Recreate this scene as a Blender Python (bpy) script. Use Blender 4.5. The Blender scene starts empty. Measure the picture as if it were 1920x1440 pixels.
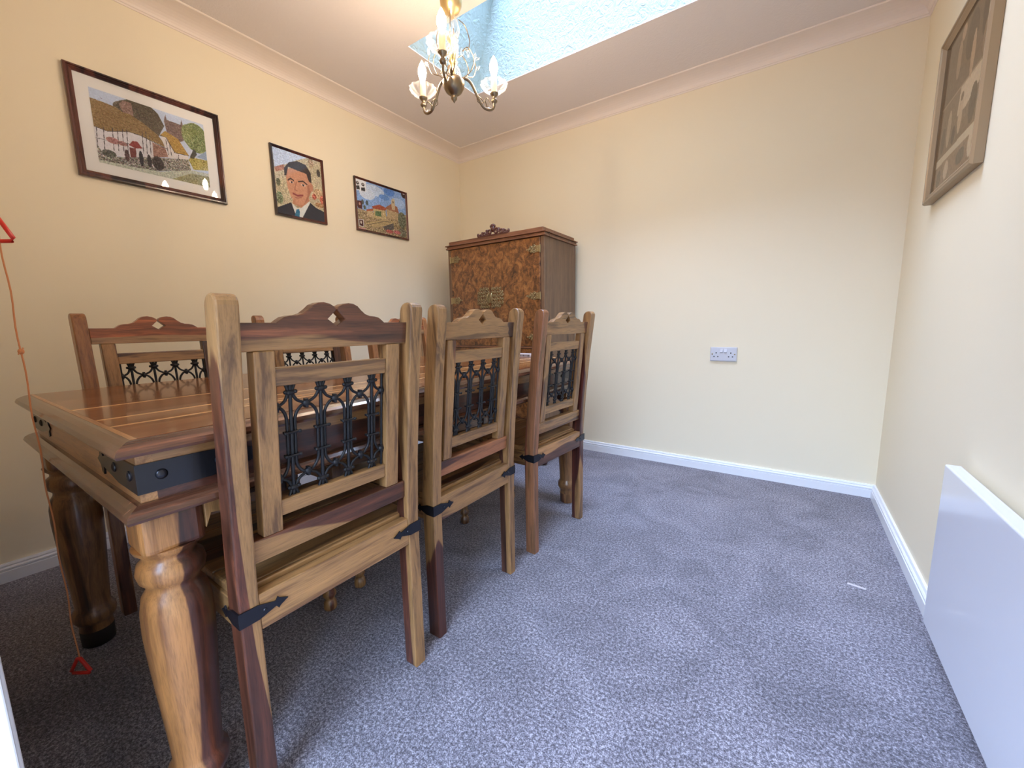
import bpy, bmesh, math, random
import numpy as np
from mathutils import Vector, Matrix
random.seed(7)
S = bpy.context.scene
COL = S.collection

# ---------------------------------------------------------------- camera, sky, exposure
ROOM_W, ROOM_NEAR, CEIL, COVE_Z, COVE_E, SKIRT = 2.8403, -2.78, 2.358, 2.2977, 0.125, 0.0715
FOC, YAW, PITCH, ROLL = 758.1, 0.6018962944, -0.1430887386, -0.015561251
CAM = Vector((2.41362, -2.77326, 0.93791))
def camera():
    cd = bpy.data.cameras.new('camera'); co = bpy.data.objects.new('camera', cd); COL.objects.link(co)
    cy, sy, cp, sp = math.cos(YAW), math.sin(YAW), math.cos(PITCH), math.sin(PITCH)
    f = Vector((-sy*cp, cy*cp, sp)); r = Vector((cy, sy, 0)); u = r.cross(f)
    c, s = math.cos(ROLL), math.sin(ROLL)
    R, U = c*r + s*u, -s*r + c*u
    m = Matrix(((R.x, U.x, -f.x, CAM.x), (R.y, U.y, -f.y, CAM.y), (R.z, U.z, -f.z, CAM.z), (0, 0, 0, 1)))
    co.matrix_world = m
    cd.sensor_width = 36; cd.lens = FOC/1920*36; cd.clip_start = 0.01
    S.camera = co
camera()
w = bpy.data.worlds.new('overcast_sky'); S.world = w; w.use_nodes = True
bg = w.node_tree.nodes['Background']
bg.inputs[1].default_value = 35.0
_t = w.node_tree; _tc = _t.nodes.new('ShaderNodeTexCoord'); _sx = _t.nodes.new('ShaderNodeSeparateXYZ'); _rp = _t.nodes.new('ShaderNodeValToRGB')
_t.links.new(_tc.outputs['Generated'], _sx.inputs[0]); _t.links.new(_sx.outputs[2], _rp.inputs[0]); _t.links.new(_rp.outputs[0], bg.inputs[0])
for _i, (_p, _k) in enumerate(((0.0, .025), (0.03, .048), (1.0, 1.0))):      # overcast: zenith brighter than horizon, dark ground
    _e = _rp.color_ramp.elements[_i] if _i < 2 else _rp.color_ramp.elements.new(_p)
    _e.position = _p; _e.color = (.52*_k, .70*_k, 1.0*_k, 1)
S.view_settings.view_transform = 'Standard'; S.view_settings.look = 'None'
S.view_settings.gamma = 1; S.view_settings.use_curve_mapping = False
S.view_settings.exposure = 0.12
BULB = 360.0
def portal(name, loc, rot, sx, sy):
    l = bpy.data.lights.new(name, 'AREA'); l.shape = 'RECTANGLE'; l.size = sx; l.size_y = sy
    l.cycles.is_portal = True
    o = bpy.data.objects.new(name, l); COL.objects.link(o); o.location = loc; o.rotation_euler = rot
portal('skylight_portal', (1.75, -0.90, 2.90), (0, 0, 0), 1.9, 0.60)
portal('doorway_portal', (2.21, -2.93, 1.03), (math.pi/2, 0, 0), 1.16, 2.04)

# ---------------------------------------------------------------- helpers
def rot_grid(n): pass
class MB:
    """collects geometry, then links it as one mesh object"""
    def __init__(s): s.v = []; s.f = []; s.sm = []
    def add(s, V, F, smooth=False):
        n = len(s.v); s.v += [tuple(x) for x in V]; s.f += [[i+n for i in f] for f in F]; s.sm += [smooth]*len(F)
        return s
    def box(s, x0, x1, y0, y1, z0, z1, bev=0.0, seg=2):
        if bev <= 0:
            V = [(x0,y0,z0),(x1,y0,z0),(x1,y1,z0),(x0,y1,z0),(x0,y0,z1),(x1,y0,z1),(x1,y1,z1),(x0,y1,z1)]
            return s.add(V, [(0,3,2,1),(4,5,6,7),(0,1,5,4),(1,2,6,5),(2,3,7,6),(3,0,4,7)])
        bm = bmesh.new(); bmesh.ops.create_cube(bm, size=1)
        for v in bm.verts: v.co = ((x0+x1)/2+v.co.x*(x1-x0), (y0+y1)/2+v.co.y*(y1-y0), (z0+z1)/2+v.co.z*(z1-z0))
        bmesh.ops.bevel(bm, geom=bm.edges[:], offset=min(bev, .49*min(x1-x0, y1-y0, z1-z0)), segments=seg, affect='EDGES', profile=.5)
        return s.bm(bm)
    def bm(s, bm, smooth=False):
        bm.verts.index_update()
        s.add([v.co[:] for v in bm.verts], [[v.index for v in f.verts] for f in bm.faces], smooth); bm.free(); return s
    def prism(s, poly, a0, a1, axis, bev=0.0, seg=2):
        """poly of 2-D points extruded along axis; x: (y,z), y: (x,z), z: (x,y)"""
        def P(p, a):
            return {'x': (a, p[0], p[1]), 'y': (p[0], a, p[1]), 'z': (p[0], p[1], a)}[axis]
        bm = bmesh.new()
        A = [bm.verts.new(P(p, a0)) for p in poly]; B = [bm.verts.new(P(p, a1)) for p in poly]
        n = len(poly); f0 = bm.faces.new(A); f1 = bm.faces.new(list(reversed(B)))
        for i in range(n): bm.faces.new((A[i], B[i], B[(i+1) % n], A[(i+1) % n]))
        bmesh.ops.recalc_face_normals(bm, faces=bm.faces[:])
        if bev > 0:
            es = [e for e in bm.edges if (e.verts[0] in A) == (e.verts[1] in A)]
            bmesh.ops.bevel(bm, geom=es, offset=bev, segments=seg, affect='EDGES', profile=.5, clamp_overlap=True)
        bmesh.ops.triangulate(bm, faces=[f for f in bm.faces if len(f.verts) > 4])
        return s.bm(bm)
    def lathe(s, prof, c=(0,0,0), n=32, flute=0, fd=0.0, cap=True):
        V = []; F = []
        for r, z in prof:
            for k in range(n):
                a = 2*math.pi*k/n; rr = r*(1+fd*math.cos(flute*a)) if flute else r
                V.append((c[0]+rr*math.cos(a), c[1]+rr*math.sin(a), c[2]+z))
        m = len(prof)
        for i in range(m-1):
            for k in range(n):
                k2 = (k+1) % n; F.append((i*n+k, i*n+k2, (i+1)*n+k2, (i+1)*n+k))
        s.add(V, F, True)
        if cap:
            s.add(V[:n], [list(range(n))[::-1]], False); s.add(V[-n:], [list(range(n))], False)
        return s
    def tube(s, pts, r, n=8, closed=False, cap=True):
        P = [Vector(p) for p in pts]; m = len(P); rr = r if isinstance(r, (list, tuple)) else [r]*m
        V = []; F = []; up = None
        for i in range(m):
            if closed: t = P[(i+1) % m]-P[i-1]
            else: t = P[min(i+1, m-1)]-P[max(i-1, 0)]
            t.normalize()
            if up is None:
                up = Vector((0,0,1)) if abs(t.z) < .9 else Vector((1,0,0))
            a = up - t*up.dot(t)
            if a.length < 1e-5: a = t.orthogonal()
            a.normalize(); up = a; b = t.cross(a)
            for k in range(n):
                q = 2*math.pi*k/n; V.append(P[i]+(a*math.cos(q)+b*math.sin(q))*rr[i])
        for i in range(m if closed else m-1):
            j = (i+1) % m
            for k in range(n):
                k2 = (k+1) % n; F.append((i*n+k, i*n+k2, j*n+k2, j*n+k))
        s.add(V, F, True)
        if cap and not closed:
            s.add(V[:n], [list(range(n))[::-1]]); s.add(V[-n:], [list(range(n))])
        return s
    def ball(s, c, r, sx=1, sy=1, sz=1, n=10):
        prof = [(max(math.sin(math.pi*i/n), .001), -math.cos(math.pi*i/n)) for i in range(n+1)]
        V = []; F = []; k_ = n+2
        for rr, z in prof:
            for k in range(k_):
                a = 2*math.pi*k/k_; V.append((c[0]+r*sx*rr*math.cos(a), c[1]+r*sy*rr*math.sin(a), c[2]+r*sz*z))
        for i in range(n):
            for k in range(k_):
                k2 = (k+1) % k_; F.append((i*k_+k, i*k_+k2, (i+1)*k_+k2, (i+1)*k_+k))
        return s.add(V, F, True)
    def map(s, fn): s.v = [tuple(fn(*p)) for p in s.v]; return s
    def build(s, name, mat, parent=None, kind=None, label=None, loc=None):
        me = bpy.data.meshes.new(name); me.from_pydata(s.v, [], s.f)
        me.polygons.foreach_set('use_smooth', s.sm); me.update()
        o = bpy.data.objects.new(name, me); COL.objects.link(o)
        if mat: me.materials.append(mat)
        if parent: o.parent = parent
        if kind: o['kind'] = kind
        if label: o['label'] = label
        if loc: o.location = loc
        return o
def tag(o, label, cat, group=None):
    o['label'] = label; o['category'] = cat
    if group: o['group'] = group
    return o
def thing(name, loc, label, cat, group=None, rz=0):
    o = bpy.data.objects.new(name, None); COL.objects.link(o); o.empty_display_size = .1
    o.location = loc; o.rotation_euler = (0, 0, rz); return tag(o, label, cat, group)
def copy_tree(o, parent=None):
    c = o.copy(); COL.objects.link(c); c.parent = parent
    for ch in list(o.children): copy_tree(ch, c)
    return c
def catmull(pts, n=6):
    P = [Vector(p) for p in pts]; P = [P[0]*2-P[1]]+P+[P[-1]*2-P[-2]]; out = []
    for i in range(1, len(P)-2):
        a, b, c, d = P[i-1:i+3]
        for k in range(n):
            t = k/n; out.append(.5*((2*b)+(c-a)*t+(2*a-5*b+4*c-d)*t*t+(3*b-a-3*c+d)*t**3))
    out.append(P[-2]); return out

# ---------------------------------------------------------------- materials
def lin(c): return tuple(((x/255)/12.92 if x/255 <= .04045 else ((x/255+.055)/1.055)**2.4) for x in c)+(1,)
class NM:
    def __init__(s, name):
        s.m = bpy.data.materials.new(name); s.m.use_nodes = True; s.t = s.m.node_tree; s.b = s.t.nodes['Principled BSDF']
    def n(s, ty, **kw):
        x = s.t.nodes.new(ty)
        for k, v in kw.items():
            if k.startswith('i_'): x.inputs[k[2:].replace('_', ' ')].default_value = v
            else: setattr(x, k, v)
        return x
    def l(s, a, b): s.t.links.new(a, b)
    def ramp(s, fac, stops, interp='LINEAR'):
        r = s.n('ShaderNodeValToRGB'); r.color_ramp.interpolation = interp
        e = r.color_ramp.elements
        while len(e) < len(stops): e.new(.5)
        for i, (p, c) in enumerate(stops): e[i].position = p; e[i].color = c if len(c) == 4 else (*c, 1)
        s.l(fac, r.inputs[0]); return r.outputs[0]
    def mix(s, fac, a, b, mode='MIX'):
        x = s.n('ShaderNodeMix', data_type='RGBA', blend_type=mode)
        for i, q in ((0, fac), (6, a), (7, b)):
            if isinstance(q, bpy.types.NodeSocket): s.l(q, x.inputs[i])
            else: x.inputs[i].default_value = q
        return x.outputs[2]
    def bump(s, h, strength=.3, dist=.01):
        b = s.n('ShaderNodeBump'); b.inputs['Strength'].default_value = strength; b.inputs['Distance'].default_value = dist
        s.l(h, b.inputs['Height']); s.l(b.outputs[0], s.b.inputs['Normal'])
    def coords(s, scale=(1,1,1), rnd=0.0, kind='Object'):
        tc = s.n('ShaderNodeTexCoord'); mp = s.n('ShaderNodeMapping'); mp.inputs['Scale'].default_value = scale
        s.l(tc.outputs[kind], mp.inputs['Vector'])
        if rnd:
            oi = s.n('ShaderNodeObjectInfo'); v = s.n('ShaderNodeVectorMath', operation='SCALE'); v.inputs[0].default_value = (7.3, 3.1, 5.7)
            mu = s.n('ShaderNodeMath', operation='MULTIPLY'); mu.inputs[1].default_value = rnd; s.l(oi.outputs['Random'], mu.inputs[0])
            s.l(mu.outputs[0], v.inputs['Scale']); ad = s.n('ShaderNodeVectorMath', operation='ADD')
            s.l(mp.outputs[0], ad.inputs[0]); s.l(v.outputs[0], ad.inputs[1]); return ad.outputs[0]
        return mp.outputs[0]
    def noise(s, vec, scale, detail=3, rough=.55, dist=0.0):
        x = s.n('ShaderNodeTexNoise'); x.inputs['Scale'].default_value = scale; x.inputs['Detail'].default_value = detail
        x.inputs['Roughness'].default_value = rough; x.inputs['Distortion'].default_value = dist
        s.l(vec, x.inputs['Vector']); return x.outputs[0]
def plain(name, rgb, rough=.5, metal=0.0, spec=None, coat=0.0):
    k = NM(name); k.b.inputs['Base Color'].default_value = lin(rgb); k.b.inputs['Roughness'].default_value = rough
    k.b.inputs['Metallic'].default_value = metal
    if spec is not None: k.b.inputs['Specular IOR Level'].default_value = spec
    if coat: k.b.inputs['Coat Weight'].default_value = coat; k.b.inputs['Coat Roughness'].default_value = .08
    return k.m
def wood(name, axis, light=(176,122,72), mid=(142,88,50), dark=(66,32,22), amt=.56, rough=.34, coat=.25, rnd=9.0, sc=1.0, grad=None):
    k = NM(name); s = [1, 1, 1]; s['xyz'.index(axis)] = .16
    v = k.coords(tuple(s), rnd)
    big = k.noise(v, 7*sc, 2, .5, .6)
    if grad:      # where the heartwood lies in this stick: direction and offset, in the part's own metres
        tc = k.n('ShaderNodeTexCoord'); dp = k.n('ShaderNodeVectorMath', operation='DOT_PRODUCT'); dp.inputs[1].default_value = grad[:3]
        k.l(tc.outputs['Object'], dp.inputs[0]); a1 = k.n('ShaderNodeMath', operation='ADD'); a1.inputs[1].default_value = grad[3]; k.l(dp.outputs['Value'], a1.inputs[0])
        a1.use_clamp = False; a2 = k.n('ShaderNodeMath', operation='ADD'); k.l(a1.outputs[0], a2.inputs[0]); k.l(big, a2.inputs[1]); big = a2.outputs[0]
    heart = k.ramp(big, [(amt, (0,0,0)), (amt+.025, (1,1,1))])
    warp = k.noise(v, 9*sc, 2, .5, 1.5)
    s2 = [1, 1, 1]; s2['xyz'.index(axis)] = .05; v2 = k.coords(tuple(s2), rnd)
    ad = k.n('ShaderNodeVectorMath', operation='MULTIPLY_ADD'); ad.inputs[1].default_value = (.045, .045, .045)
    k.l(warp, ad.inputs[0]); k.l(v2, ad.inputs[2])
    g = k.noise(ad.outputs[0], 60*sc, 4, .6)
    fine = k.noise(v2, 420, 2, .6)
    lc = k.ramp(g, [(.36, lin(mid)), (.49, lin(light)), (.68, lin(tuple(min(255, int(c*1.12)) for c in light)))])
    dc = k.ramp(g, [(.3, lin(tuple(int(c*.6) for c in dark))), (.55, lin(dark)), (.75, lin(tuple(min(255, int(c*1.5)) for c in dark)))])
    c = k.mix(heart, lc, dc)
    fr = k.ramp(fine, [(.3, (.72,.72,.72)), (.55, (1,1,1))])
    c = k.mix(1.0, c, fr, 'MULTIPLY')
    k.l(c, k.b.inputs['Base Color']); k.b.inputs['Roughness'].default_value = rough
    k.b.inputs['Coat Weight'].default_value = coat; k.b.inputs['Coat Roughness'].default_value = .15
    k.bump(g, .12, .002); return k.m
M = {}
CH = dict(light=(152,112,70), mid=(108,76,48), dark=(80,46,31))
for ax in 'xyz': M['chair_'+ax] = wood('sheesham_chair_'+ax, ax, amt=.58, **CH)
M['chair_dark_z'] = wood('sheesham_red_z', 'z', light=(138,84,54), mid=(112,62,40), dark=(70,34,26), amt=.5)
M['table_x'] = wood('table_wood_x', 'x', light=(168,120,76), mid=(138,94,58), dark=(96,56,36), amt=.64, rough=.3)
M['table_y'] = wood('table_wood_y', 'y', light=(134,92,58), mid=(104,66,42), dark=(72,38,28), amt=.50, rough=.25)
M['mould'] = wood('table_moulding_wood', 'y', light=(158,114,76), mid=(132,90,58), dark=(98,60,42), amt=.5, rough=.22, coat=.5, grad=(0, 9, 0, 8.25))
M['table_leg'] = wood('table_leg_wood', 'z', light=(142,100,62), mid=(112,76,48), dark=(86,52,36), amt=.58, sc=.8)
M['near_leg'] = wood('near_leg_wood', 'z', light=(172,118,68), mid=(140,92,54), dark=(92,50,34), amt=.5, sc=.8, grad=(-2.2, 7, -.3, 6.93))
M['side_apron'] = wood('side_apron_wood', 'y', light=(150,108,68), mid=(122,84,52), dark=(74,40,30), amt=.5, grad=(0, 0, -12, 8.64))
def planks():
    k = NM('table_planks'); tc = k.n('ShaderNodeTexCoord'); sp = k.n('ShaderNodeSeparateXYZ'); k.l(tc.outputs['Object'], sp.inputs[0])
    mu = k.n('ShaderNodeMath', operation='MULTIPLY'); mu.inputs[1].default_value = 1/.098; k.l(sp.outputs[0], mu.inputs[0])
    fl = k.n('ShaderNodeMath', operation='FLOOR'); k.l(mu.outputs[0], fl.inputs[0])
    fr = k.n('ShaderNodeMath', operation='FRACT'); k.l(mu.outputs[0], fr.inputs[0])
    wn = k.n('ShaderNodeTexWhiteNoise', noise_dimensions='1D'); k.l(fl.outputs[0], wn.inputs['W'])
    cb = k.n('ShaderNodeCombineXYZ'); k.l(wn.outputs['Value'], cb.inputs[2])
    sc = k.n('ShaderNodeVectorMath', operation='MULTIPLY_ADD'); sc.inputs[1].default_value = (1, .06, 1)
    k.l(tc.outputs['Object'], sc.inputs[0])
    m2 = k.n('ShaderNodeVectorMath', operation='SCALE'); m2.inputs['Scale'].default_value = 5; k.l(cb.outputs[0], m2.inputs[0]); k.l(m2.outputs[0], sc.inputs[2])
    g = k.noise(sc.outputs[0], 26, 4, .6, .4); fine = k.noise(sc.outputs[0], 300, 2)
    base = k.ramp(g, [(.34, lin((104,64,38))), (.5, lin((158,106,64))), (.66, lin((198,148,98)))])
    tone = k.ramp(wn.outputs['Value'], [(0, lin((186,160,146))), (.5, lin((226,208,196))), (1, lin((255,250,236)))])
    c = k.mix(1.0, base, tone, 'MULTIPLY')
    edge = k.ramp(fr.outputs[0], [(0.0, (1,1,1)), (.10, (1,1,1)), (.14, (0,0,0))])
    sap = k.ramp(wn.outputs['Value'], [(.35, (0,0,0)), (.4, (1,1,1))])
    e2 = k.mix(1.0, edge, sap, 'MULTIPLY')
    c = k.mix(e2, c, lin((232,186,132)))
    f = k.ramp(fine, [(.3, (.8,.8,.8)), (.55, (1,1,1))]); c = k.mix(1.0, c, f, 'MULTIPLY')
    k.l(c, k.b.inputs['Base Color']); k.b.inputs['Roughness'].default_value = .2
    k.b.inputs['Coat Weight'].default_value = .25; k.b.inputs['Coat Roughness'].default_value = .05; k.b.inputs['Specular IOR Level'].default_value = .35; return k.m
M['planks'] = planks()
M['iron'] = plain('black_iron', (32,31,34), .42, .4)
M['strap'] = plain('blackened_strap', (52,52,58), .26, .75)
M['foot'] = plain('dark_foot', (34,26,24), .5)
def carpet():
    k = NM('grey_carpet'); v = k.coords(); a = k.noise(v, 300, 3, .8); b = k.noise(v, 130, 3, .75); p = k.noise(v, 3.6, 5, .65, 1.0)
    mx = k.n('ShaderNodeMath', operation='ADD'); k.l(a, mx.inputs[0]); k.l(b, mx.inputs[1])
    hf = k.n('ShaderNodeMath', operation='MULTIPLY'); hf.inputs[1].default_value = .5; k.l(mx.outputs[0], hf.inputs[0])
    c = k.ramp(hf.outputs[0], [(.38, lin((58,52,60))), (.49, lin((120,114,126))), (.60, lin((206,200,212)))])
    t = k.ramp(p, [(.36, (.66,.66,.67)), (.50, (.86,.86,.87)), (.62, (1,1,1))]); c = k.mix(1.0, c, t, 'MULTIPLY')
    k.l(c, k.b.inputs['Base Color']); k.b.inputs['Roughness'].default_value = 1; k.b.inputs['Specular IOR Level'].default_value = .05
    k.b.inputs['Sheen Weight'].default_value = .25; k.bump(a, .7, .006); return k.m
M['carpet'] = carpet()
def paint(name, rgb, scale, strength, dist, rough=.75, ns=None):
    k = NM(name); v = k.coords(); h = k.noise(v, scale, 3, .6, ns or 0.0); k.b.inputs['Base Color'].default_value = lin(rgb)
    k.b.inputs['Roughness'].default_value = rough; k.b.inputs['Specular IOR Level'].default_value = .3; k.bump(h, strength, dist); return k.m
M['wall'] = paint('cream_wall_paint', (240,227,200), 160, .08, .002)
M['ceiling'] = paint('white_ceiling_paint', (232,222,216), 30, .35, .004, .8, 2.5)
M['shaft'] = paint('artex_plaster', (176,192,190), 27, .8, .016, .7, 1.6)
M['cove'] = paint('cove_plaster', (240,226,214), 60, .05, .001, .6)
M['gloss_white'] = plain('white_gloss_paint', (236,236,240), .28)
M['heater'] = plain('heater_enamel', (222,222,230), .16, 0, .5, .3)
M['socket'] = plain('white_plastic', (206,205,212), .3)
M['hole'] = plain('dark_slot', (22,22,26), .6)
M['frame_dark'] = wood('mahogany_frame', 'z', light=(92,48,38), mid=(70,34,28), dark=(44,20,18), amt=.5, rough=.3, coat=.3)
M['frame_gold'] = plain('taupe_gilt_frame', (160,136,106), .42, .3)
M['mount'] = plain('mount_board', (240,236,232), .8)
def thin_glass(name='picture_glass', tint=(1,1,1,1), gl=1.0):
    k = NM(name); nt = k.t; out = nt.nodes['Material Output']; nt.nodes.remove(k.b)
    tr = nt.nodes.new('ShaderNodeBsdfTransparent'); tr.inputs[0].default_value = tint
    g = nt.nodes.new('ShaderNodeBsdfGlossy'); g.inputs['Roughness'].default_value = .02
    fr = nt.nodes.new('ShaderNodeFresnel'); fr.inputs[0].default_value = 1.5
    m = nt.nodes.new('ShaderNodeMath'); m.operation = 'MULTIPLY'; m.inputs[1].default_value = gl; m.use_clamp = True
    mx = nt.nodes.new('ShaderNodeMixShader'); nt.links.new(fr.outputs[0], m.inputs[0]); nt.links.new(m.outputs[0], mx.inputs[0])
    nt.links.new(tr.outputs[0], mx.inputs[1]); nt.links.new(g.outputs[0], mx.inputs[2]); nt.links.new(mx.outputs[0], out.inputs[0]); return k.m
def cut_glass():
    k = NM('crystal_glass'); nt = k.t; out = nt.nodes['Material Output']; nt.nodes.remove(k.b); N_ = nt.nodes.new; L_ = nt.links.new
    tr = N_('ShaderNodeBsdfTransparent'); g = N_('ShaderNodeBsdfGlossy'); g.inputs['Roughness'].default_value = .12
    tl = N_('ShaderNodeBsdfTranslucent'); tl.inputs[0].default_value = (.95, .96, 1, 1); m1 = N_('ShaderNodeMixShader'); m1.inputs[0].default_value = .16
    lw = N_('ShaderNodeLayerWeight'); lw.inputs[0].default_value = .22; m2 = N_('ShaderNodeMixShader')
    L_(g.outputs[0], m1.inputs[1]); L_(tl.outputs[0], m1.inputs[2]); L_(lw.outputs['Facing'], m2.inputs[0]); L_(tr.outputs[0], m2.inputs[1]); L_(m1.outputs[0], m2.inputs[2])
    L_(m2.outputs[0], out.inputs[0]); return k.m
M['glass'] = thin_glass(); M['crystal'] = cut_glass()
M['roof_glass'] = thin_glass('roof_glass', (.97,.98,1,1), 1.0)
M['brass'] = plain('polished_brass', (232,204,150), .34, 1.0)
M['antique'] = plain('antique_bronze', (142,126,104), .32, 1.0)
M['candle'] = plain('cream_candle_sleeve', (232,206,160), .5)
def bulbmat():
    k = NM('glowing_bulb'); k.b.inputs['Base Color'].default_value = (1, .9, .75, 1)
    k.b.inputs['Emission Color'].default_value = (1, .79, .57, 1); k.b.inputs['Emission Strength'].default_value = BULB; return k.m
M['bulb'] = bulbmat()
def burl():
    k = NM('burr_walnut'); v = k.coords((1,1,.8)); a = k.noise(v, 20, 6, .74, 1.2); b = k.noise(v, 55, 3, .6, 1.0)
    c = k.ramp(a, [(.34, lin((58,34,20))), (.45, lin((106,66,36))), (.56, lin((144,94,50))), (.7, lin((174,120,70)))])
    f = k.ramp(b, [(.36, (.55,.5,.45)), (.5, (1,1,1))]); c = k.mix(.8, c, f, 'MULTIPLY'); k.l(c, k.b.inputs['Base Color'])
    k.b.inputs['Roughness'].default_value = .3; k.b.inputs['Coat Weight'].default_value = .3; return k.m
M['burl'] = burl()
M['walnut'] = wood('walnut_side', 'z', light=(112,84,62), mid=(98,72,52), dark=(80,56,42), amt=.6, rough=.45, coat=.1)
M['walnut_x'] = wood('walnut_moulding', 'x', light=(124,80,54), mid=(98,60,42), dark=(72,42,30), amt=.6, rough=.35)
M['carving'] = plain('carved_mahogany', (84,46,38), .35)
M['fitting'] = plain('aged_brass_fitting', (158,138,98), .35, .7)
M['inlay'] = plain('pale_inlay', (206,198,200), .35)
M['cord'] = plain('orange_cord', (214,140,90), .6)
M['red'] = plain('red_plastic', (214,44,34), .35)
M['black'] = plain('hinge_shadow', (30,22,20), .6)
def vcol(name):
    k = NM(name); a = k.n('ShaderNodeVertexColor', layer_name='Col'); k.l(a.outputs[0], k.b.inputs['Base Color']); k.b.inputs['Roughness'].default_value = .7; return k.m
M['art'] = vcol('painted_paper')

# ---------------------------------------------------------------- the room
def struct(mb, name, mat, **k): return mb.build(name, mat, kind='structure', **k)
W = ROOM_W; N = ROOM_NEAR; T = .12
struct(MB().box(-T, W+T, N-1.2, T, -.12, 0), 'floor', M['carpet'])
struct(MB().box(-T, 0, N-1.3, T, 0, CEIL+.02), 'wall_left', M['wall'])  # side walls run on past the doorway, unseen, added to screen its daylight
struct(MB().box(0, W, 0, T, 0, CEIL+.02), 'wall_back', M['wall'])
struct(MB().box(W, W+T, N-1.3, T, 0, CEIL+.02), 'wall_right', M['wall'])
DX0, DX1, DH = 1.60, 2.80, 2.05
fw = MB().box(0, DX0, N-T, N, 0, CEIL+.02).box(DX1, W, N-T, N, 0, CEIL+.02).box(DX0, DX1, N-T, N, DH, CEIL+.02)
struct(fw, 'wall_front', M['wall'])
# moulded white door surround (its inner edge is just in frame at the left)
dj = MB()
for q, (x0, x1, y1) in enumerate(((DX0-.06, DX0-.004, .008), (DX0-.052, DX0-.012, .0155))): dj.box(x0, x1, N, N+y1, 0, DH+.06, .003)
dj.box(DX0-.06, DX1+.03, N, N+.0155, DH+.004, DH+.06, .003)
dj.box(DX0-.004, DX0+.018, N-T, N+.012, 0, DH, .002).box(DX1-.018, DX1+.004, N-T, N+.012, 0, DH, .002).box(DX0, DX1, N-T, N+.012, DH-.018, DH+.004, .002)
struct(dj, 'door_1', M['gloss_white'])
# ceiling with the opening for the roof light
H0 = CEIL; sx0, sx1, sy0, sy1 = .70, 2.66, -1.170, -.625
g_ = .031
c = MB().box(-T, sx0, N-T, T, H0, H0+.004).box(sx1, W+T, N-T, T, H0, H0+.004).box(sx0, sx1, N-T, sy0, H0, H0+.004).box(sx0, sx1, sy1, T, H0, H0+.004)
c.box(-T, W+T, N-1.3, N-T, DH+.35, DH+.45)  # unseen hall slab beyond the doorway, added to block overhead sky light
c.box(-T, sx0-g_, N-T, T, H0+.004, H0+.10).box(sx1+g_, W+T, N-T, T, H0+.004, H0+.10).box(sx0-g_, sx1+g_, N-T, sy0-g_, H0+.004, H0+.10).box(sx0-g_, sx1+g_, sy1+g_, T, H0+.004, H0+.10)
struct(c, 'ceiling', M['ceiling'])
# splayed shaft: the left cheek leans in as it rises
zt = 2.86; lean = .15; H0 += .004
sh = MB()
def slab(P, Q, R_, S_, n, t=.03):
    n = Vector(n)*t; A = [Vector(x) for x in (P, Q, R_, S_)]; B = [a+n for a in A]
    sh.add([v[:] for v in A+B], [(0,1,2,3),(7,6,5,4),(0,4,5,1),(1,5,6,2),(2,6,7,3),(3,7,4,0)])
e = .0
slab((sx0,sy0,H0),(sx0,sy1,H0),(sx0+lean,sy1,zt),(sx0+lean,sy0,zt),(-1,0,0))
slab((sx0-.03,sy1,H0),(sx1+.03,sy1,H0),(sx1+.03,sy1,zt),(sx0-.03,sy1,zt),(0,1,0))
slab((sx1,sy1,H0),(sx1,sy0,H0),(sx1,sy0,zt),(sx1,sy1,zt),(1,0,0))
slab((sx1+.03,sy0,H0),(sx0-.03,sy0,H0),(sx0-.03,sy0,zt),(sx1+.03,sy0,zt),(0,-1,0))
struct(sh, 'wall_shaft', M['shaft'])
wf = MB().box(sx0+.08, sx1+.05, sy0-.04, sy0+.02, zt, zt+.07).box(sx0+.08, sx1+.05, sy1-.02, sy1+.04, zt, zt+.07).box(sx0+.08, sx0+.17, sy0+.02, sy1-.02, zt, zt+.07).box(sx1-.03, sx1+.05, sy0+.02, sy1-.02, zt, zt+.07)
wfo = struct(wf, 'window_1', M['gloss_white'])
MB().box(sx0+.17, sx1-.03, sy0+.02, sy1-.02, zt+.03, zt+.036).build('pane', M['roof_glass'], wfo)
# cove: quarter-hollow cornice profile (distance from wall, z)
cp = [(0, CEIL), (0, COVE_Z), (.004, COVE_Z-.0), (.006, COVE_Z+.006)]
for i in range(9):
    a = i/8*math.pi/2; cp.append((.010+(COVE_E-.018)*(1-math.cos(a)), COVE_Z+.008+(CEIL-.006-COVE_Z-.008)*math.sin(a)))
cp += [(COVE_E-.004, CEIL-.006), (COVE_E, CEIL-.003), (COVE_E, CEIL)]
sk = [(0, 0), (.018, 0), (.018, .043), (.0125, .0445), (.0120, .048), (.0165, .0495), (.0168, .054), (.0135, .0585), (.0095, .0595), (.0095, .0625), (.0115, .064), (.0085, SKIRT), (0, SKIRT)]
def mould(prof, side, name, mat, a0, a1):
    m = MB()
    mit0, mit1 = a0[1], a1[1]; V = []; 
    for (a, mt) in (a0, a1):
        for d, z in prof:
            q = a + (mt*d)
            V.append({'left': (d, q, z), 'back': (q, -d, z), 'right': (W-d, q, z), 'front': (q, N+d, z)}[side])
    n = len(prof); F = [(i, (i+1) % n, n+(i+1) % n, n+i) for i in range(n)]+[list(range(n)), list(range(2*n-1, n-1, -1))]
    m.add(V, F); o = struct(m, name, mat)
    bm = bmesh.new(); bm.from_mesh(o.data); bmesh.ops.recalc_face_normals(bm, faces=bm.faces[:]); bm.to_mesh(o.data); bm.free()
mould(cp, 'left', 'trim_1', M['cove'], (N, 1), (0, -1)); mould(cp, 'back', 'trim_2', M['cove'], (0, 1), (W, -1))
mould(cp, 'right', 'trim_3', M['cove'], (N, 1), (0, -1)); mould(cp, 'front', 'trim_4', M['cove'], (0, 1), (W, -1))
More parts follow.
